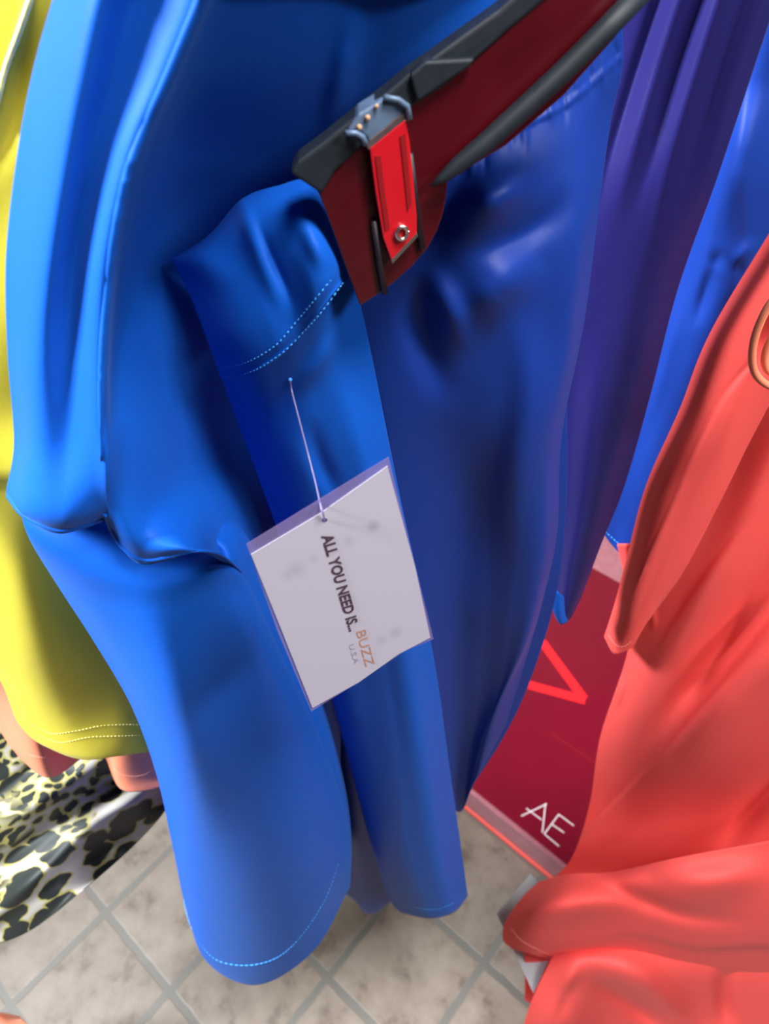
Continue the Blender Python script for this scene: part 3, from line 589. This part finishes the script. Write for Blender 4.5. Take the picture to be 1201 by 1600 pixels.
ks = [leg.near(453, 594, 0.0015), leg.near(456, 612, 0.004), atw(467, 655, 0.2560), atw(480, 705, 0.2420), atw(493, 755, 0.2280), onplane(501, 790, 0.0016), onplane(507, 812, 0.0006)]
tube_obj('thread', [Vector(p) for p in cr(np.array([list(p) for p in ks]), 40)], 0.00042, M_nylon, t)
bm = bmesh.new(); bmesh.ops.create_uvsphere(bm, u_segments=10, v_segments=8, radius=0.0010); bmesh.ops.translate(bm, vec=leg.near(453, 593, 0.001), verts=bm.verts)
me = bpy.data.meshes.new('thread_knot'); bm.to_mesh(me); bm.free(); link('thread_knot', me, M_bluest, t)

# ------------------------------------------------------------------ crimson box on the floor
t = thing('display_box', 'flat crimson box printed with white letters lying on the tiles under the garments', 'box', (0, 0, 0)); HB = 0.09
b0, b1 = atz(728, 1236, HB), atz(872, 1352, HB); ex = (b1 - b0).normalized(); ey = Vector((0, 0, 1)).cross(ex)
if ey.y < 0: ey = -ey
top_ = atz(958, 905, HB); Lb = (top_ - b0).dot(ey); Wb = 0.42; print('box', (b1 - b0).length, Lb)
def bxy(u, v, z): return b0 + ex * u + ey * v + Vector((0, 0, z - HB))
t.location = bxy(Wb / 2, Lb / 2, 0); bpy.context.view_layer.update()
slab('box_base', [bxy(-.16, 0, 0), bxy(Wb, 0, 0), bxy(Wb, Lb + .16, 0), bxy(-.16, Lb + .16, 0)], Vector((0, 0, 0.012)), M_boxcoral, t, 0.002)
slab('clear_tray', [bxy(-.156, 0.004, 0.012), bxy(Wb, 0.004, 0.012), bxy(Wb, Lb + .16, 0.012), bxy(-.156, Lb + .16, 0.012)], Vector((0, 0, HB - 0.016)), M_boxclear, t, 0.002)
lid = slab('printed_panel', [bxy(-.15, 0.012, HB - 0.004), bxy(Wb, 0.012, HB - 0.004), bxy(Wb, Lb, HB - 0.004), bxy(-.15, Lb, HB - 0.004)], Vector((0, 0, 0.004)), M_box, t, 0.001)
def bars(name, lines, wd, mat, z=HB + 0.0004):
    bm = bmesh.new()
    for n_, (p, q) in enumerate(lines):
        a, b_ = atz(*p, z + n_ * 0.00015), atz(*q, z + n_ * 0.00015); d = (b_ - a).normalized(); n = Vector((0, 0, 1)).cross(d) * wd / 2
        f = bm.faces.new([bm.verts.new(x) for x in (a + n, a - n, b_ - n, b_ + n)])
    bmesh.ops.recalc_face_normals(bm, faces=bm.faces); me = bpy.data.meshes.new(name); bm.to_mesh(me); bm.free(); return link(name, me, mat, lid, smooth=False)
bars('white_lettering', [((814, 1275), (854, 1256)), ((852, 1255), (847, 1301)), ((822, 1263), (846, 1281)),
      ((873, 1272), (850, 1303)), ((872, 1272), (896, 1290)), ((862, 1288), (881, 1301)), ((850, 1303), (873, 1322))], 0.0022, M_white)
bars('red_chevron', [((846, 1002), (912, 1092)), ((826, 1070), (914, 1094))], 0.021, M_vred)
bars('lid_crease', [((860, 1145), (930, 1192))], 0.0012, M_reddeep)

# ------------------------------------------------------------------ pale label behind the coral cloth
t0 = [(776, 1428), (829, 1366), (890, 1430), (833, 1552)]
pts = [atd(a, b, d) for (a, b), d in zip(t0, (1.12, 1.16, 1.13, 1.05))]
o = slab('hang_tag', pts, Vector((0, 0.0015, -0.001)), M_label); o['label'] = 'blank pale grey plastic tag poking out behind the coral cloth above the tiles'; o['category'] = 'tag'

# ------------------------------------------------------------------ coral garments (right)
t = thing('coral_dress', 'coral dress with long folds and a gathered hem filling the lower right', 'dress', atw(1050, 1300, 0.34))
cm = Cloth([
    ([0.455, 0.45, 0.445, 0.445, 0.45], 0, [(1130, 560), (1170, 560), (1215, 560), (1270, 560), (1340, 560)]),
    ([0.45, 0.445, 0.435, 0.43, 0.43], 0, [(1085, 740), (1125, 740), (1180, 740), (1250, 740), (1340, 740)]),
    ([0.44, 0.425, 0.415, 0.41, 0.41], 0, [(1010, 900), (1060, 900), (1130, 900), (1210, 900), (1340, 900)]),
    ([0.43, 0.41, 0.40, 0.39, 0.385], 0, [(976, 1035), (1030, 1040), (1100, 1040), (1200, 1030), (1340, 1010)]),
    ([0.42, 0.395, 0.38, 0.37, 0.36], 0, [(938, 1150), (1000, 1150), (1080, 1150), (1190, 1140), (1340, 1110)]),
    ([0.40, 0.385, 0.37, 0.35, 0.34], 0, [(920, 1260), (985, 1265), (1070, 1260), (1190, 1240), (1340, 1200)]),
    ([0.375, 0.36, 0.345, 0.335, 0.325], 0, [(890, 1345), (960, 1345), (1050, 1335), (1190, 1300), (1340, 1260)]),
    ([0.36, 0.345, 0.335, 0.32, 0.31], 0, [(835, 1405), (930, 1400), (1040, 1385), (1190, 1350), (1340, 1320)]),
    ([0.35, 0.335, 0.325, 0.31, 0.30], 0, [(850, 1470), (950, 1470), (1060, 1450), (1190, 1420), (1340, 1380)])],
    nu=160, nv=200, folds=[
        ('ridge', 0.022, 34, [(1240, 640), (1170, 800), (1100, 930), (1040, 1050), (980, 1160)], 's'),
        ('ridge', -0.034, 30, [(1260, 830), (1150, 980), (1060, 1110), (960, 1230)]),
        ('ridge', 0.026, 55, [(1300, 960), (1180, 1060), (1080, 1160), (980, 1290)], 's'),
        ('ridge', -0.020, 24, [(1300, 1130), (1200, 1230), (1120, 1320), (1060, 1350)]),
        ('step', 0.030, 11, [(905, 1310), (1000, 1215), (1090, 1110), (1201, 975), (1300, 860)], 'n'), ('step', 0.020, 9, [(1000, 1060), (1060, 960), (1130, 860), (1201, 790)]),
        ('ridge', -0.010, 10, [(1180, 910), (1130, 1000), (1090, 1060)]),
        ('ridge', -0.006, 7, [(1150, 690), (1110, 790), (1060, 860)]),
        ('ridge', 0.004, 5, [(1022, 990), (1020, 960), (1015, 930)]), ('ridge', 0.004, 5, [(962, 1110), (970, 1080), (975, 1050)])])
cm.build('skirt', M_coral, t)
t2 = [(0, 0)]
lw = Cloth([
    ([0.335, 0.325, 0.315, 0.30, 0.30, 0.29], 0, [(842, 1378), (890, 1366), (960, 1362), (1050, 1342), (1180, 1318), (1340, 1290)]),
    ([0.325, 0.305, 0.295, 0.285, 0.28, 0.27], 0, [(815, 1404), (870, 1392), (950, 1390), (1040, 1385), (1180, 1375), (1340, 1350)]),
    ([0.315, 0.290, 0.285, 0.275, 0.265, 0.26], 0, [(790, 1440), (850, 1425), (930, 1430), (1030, 1430), (1180, 1430), (1340, 1410)]),
    ([0.305, 0.28, 0.275, 0.27, 0.255, 0.25], 0, [(786, 1468), (840, 1470), (900, 1475), (1010, 1480), (1180, 1490), (1340, 1470)]),
    ([0.300, 0.285, 0.29, 0.27, 0.25, 0.24], 0, [(800, 1482), (835, 1492), (872, 1502), (980, 1520), (1180, 1545), (1340, 1540)])],
    nu=170, nv=110, folds=[('step', 0.02, 12, [(1340, 1500), (1200, 1480), (1090, 1482), (1000, 1462), (945, 1465), (885, 1478)], 's'),
        ('ridge', 0.016, 26, [(800, 1440), (880, 1420), (960, 1415), (1010, 1428)]), ('ridge', -0.012, 14, [(860, 1385), (940, 1384), (1010, 1408), (1080, 1430), (1200, 1440)]),
        ('ridge', 0.012, 30, [(1010, 1380), (1100, 1380), (1220, 1360)])])
lw.build('hem_fold', M_coral, t)
stitches('hem_stitching', lw, [[(797, 1450), (815, 1470), (845, 1486), (868, 1496)]], M_coralst, t, rad=0.0006, pitch=0.004, fill=0.85)
lw2 = Cloth([
    ([0.30, 0.295, 0.285, 0.28, 0.27, 0.26], 0, [(872, 1478), (910, 1472), (970, 1470), (1060, 1478), (1180, 1490), (1340, 1490)]),
    ([0.275, 0.262, 0.255, 0.255, 0.25, 0.24], 0, [(858, 1505), (905, 1500), (970, 1510), (1060, 1525), (1180, 1530), (1340, 1520)]),
    ([0.250, 0.240, 0.240, 0.235, 0.225, 0.22], 0, [(836, 1550), (890, 1552), (960, 1565), (1060, 1585), (1180, 1585), (1340, 1570)]),
    ([0.228, 0.215, 0.215, 0.205, 0.20, 0.19], 0, [(818, 1602), (875, 1610), (950, 1625), (1050, 1640), (1180, 1640), (1340, 1630)]),
    ([0.20, 0.19, 0.185, 0.18, 0.175, 0.17], 0, [(805, 1680), (870, 1690), (940, 1700), (1050, 1705), (1180, 1705), (1340, 1700)])],
    nu=160, nv=110, folds=[('ridge', 0.010, 12, [(900, 1490), (890, 1530), (860, 1600)]), ('ridge', -0.012, 12, [(905, 1520), (880, 1560), (870, 1600)]), ('ridge', -0.010, 14, [(900, 1520), (960, 1550), (1060, 1620)]),
        ('ridge', 0.012, 26, [(930, 1500), (1010, 1540), (1100, 1620)]), ('ridge', -0.008, 14, [(1150, 1490), (1130, 1540), (1140, 1620)])])
lw2.build('lower_fold', M_coral, t)
un = Cloth([([0.30, 0.30, 0.31], 0, [(818, 1480), (850, 1480), (890, 1470)]), ([0.28, 0.28, 0.28], 0, [(820, 1530), (840, 1530), (880, 1530)]), ([0.27, 0.265, 0.265], 0, [(819, 1562), (835, 1570), (870, 1570)])], nu=20, nv=20)
un.build('underside_fold', M_coral, t)

t = thing('coral_garment', 'long narrow coral garment with a rounded hemmed end hanging over the red box', 'garment', atw(1050, 700, 0.42))
st = Cloth([
    ([0.44, 0.415, 0.41, 0.415, 0.43], 0, [(1205, 360), (1240, 370), (1270, 380), (1300, 390), (1330, 400)]),
    ([0.44, 0.415, 0.41, 0.415, 0.43], 0, [(1110, 520), (1140, 525), (1180, 535), (1205, 545), (1240, 560)]),
    ([0.435, 0.410, 0.405, 0.410, 0.43], 0, [(1062, 640), (1090, 650), (1125, 660), (1150, 670), (1175, 680)]),
    ([0.43, 0.405, 0.400, 0.405, 0.425], 0, [(1010, 758), (1035, 770), (1065, 780), (1095, 790), (1118, 795)]),
    ([0.43, 0.405, 0.398, 0.403, 0.42], 0, [(980, 870), (1002, 880), (1025, 888), (1048, 890), (1068, 890)]),
    ([0.43, 0.405, 0.398, 0.403, 0.42], 0, [(960, 945), (980, 958), (995, 962), (1012, 960), (1026, 950)]),
    ([0.425, 0.405, 0.400, 0.403, 0.415], 0, [(944, 995), (958, 1020), (975, 1018), (990, 1006), (1000, 985)])],
    nu=70, nv=160, folds=[('ridge', -0.006, 4.5, [(1200, 535), (1134, 612), (1090, 690), (1048, 790), (1005, 880)], 'n'), ('step', 0.006, 14, [(1010, 880), (1048, 790), (1090, 690), (1134, 612), (1210, 530)], 's')])
st.build('strip', M_coral, t)
stitches('hem_stitching', st, [[(950, 992), (962, 1008), (975, 1010), (988, 1000)]], M_coralst, t, rad=0.0004, pitch=0.0036)
sb_ = Cloth([([0.46, 0.455, 0.46], 0, [(964, 850), (978, 850), (992, 850)]), ([0.46, 0.455, 0.46], 0, [(972, 885), (982, 888), (995, 885)]), ([0.46, 0.455, 0.46], 0, [(980, 925), (986, 930), (1000, 925)])], nu=20, nv=20)
sb_.build('inner_strip', M_coral, t)
t = thing('peach_cuff', 'rolled peach cuff loop at the right edge in front of the coral sash', 'cuff', atw(1190, 540, 0.36))
q = cr(np.array([(1240, 440), (1205, 472), (1184, 512), (1175, 550), (1179, 582), (1200, 602), (1240, 612)], float), 50)
tube_obj('rolled_edge', [atw(a, b, 0.35) for a, b in q], 0.0022, M_peach, t, 14)
q = cr(np.array([(1240, 500), (1212, 520), (1196, 550), (1197, 575), (1215, 588), (1240, 590)], float), 50)
tube_obj('rolled_edge', [atw(a, b, 0.352) for a, b in q], 0.0022, M_peach, t, 14)
ci = Cloth([([0.356] * 3, 0, [(1206, 472), (1222, 465), (1260, 450)]), ([0.366] * 3, 0, [(1180, 530), (1210, 530), (1260, 530)]), ([0.36] * 3, 0, [(1182, 585), (1205, 600), (1260, 610)])], nu=20, nv=30)
ci.build('cuff_cloth', M_coral, t)
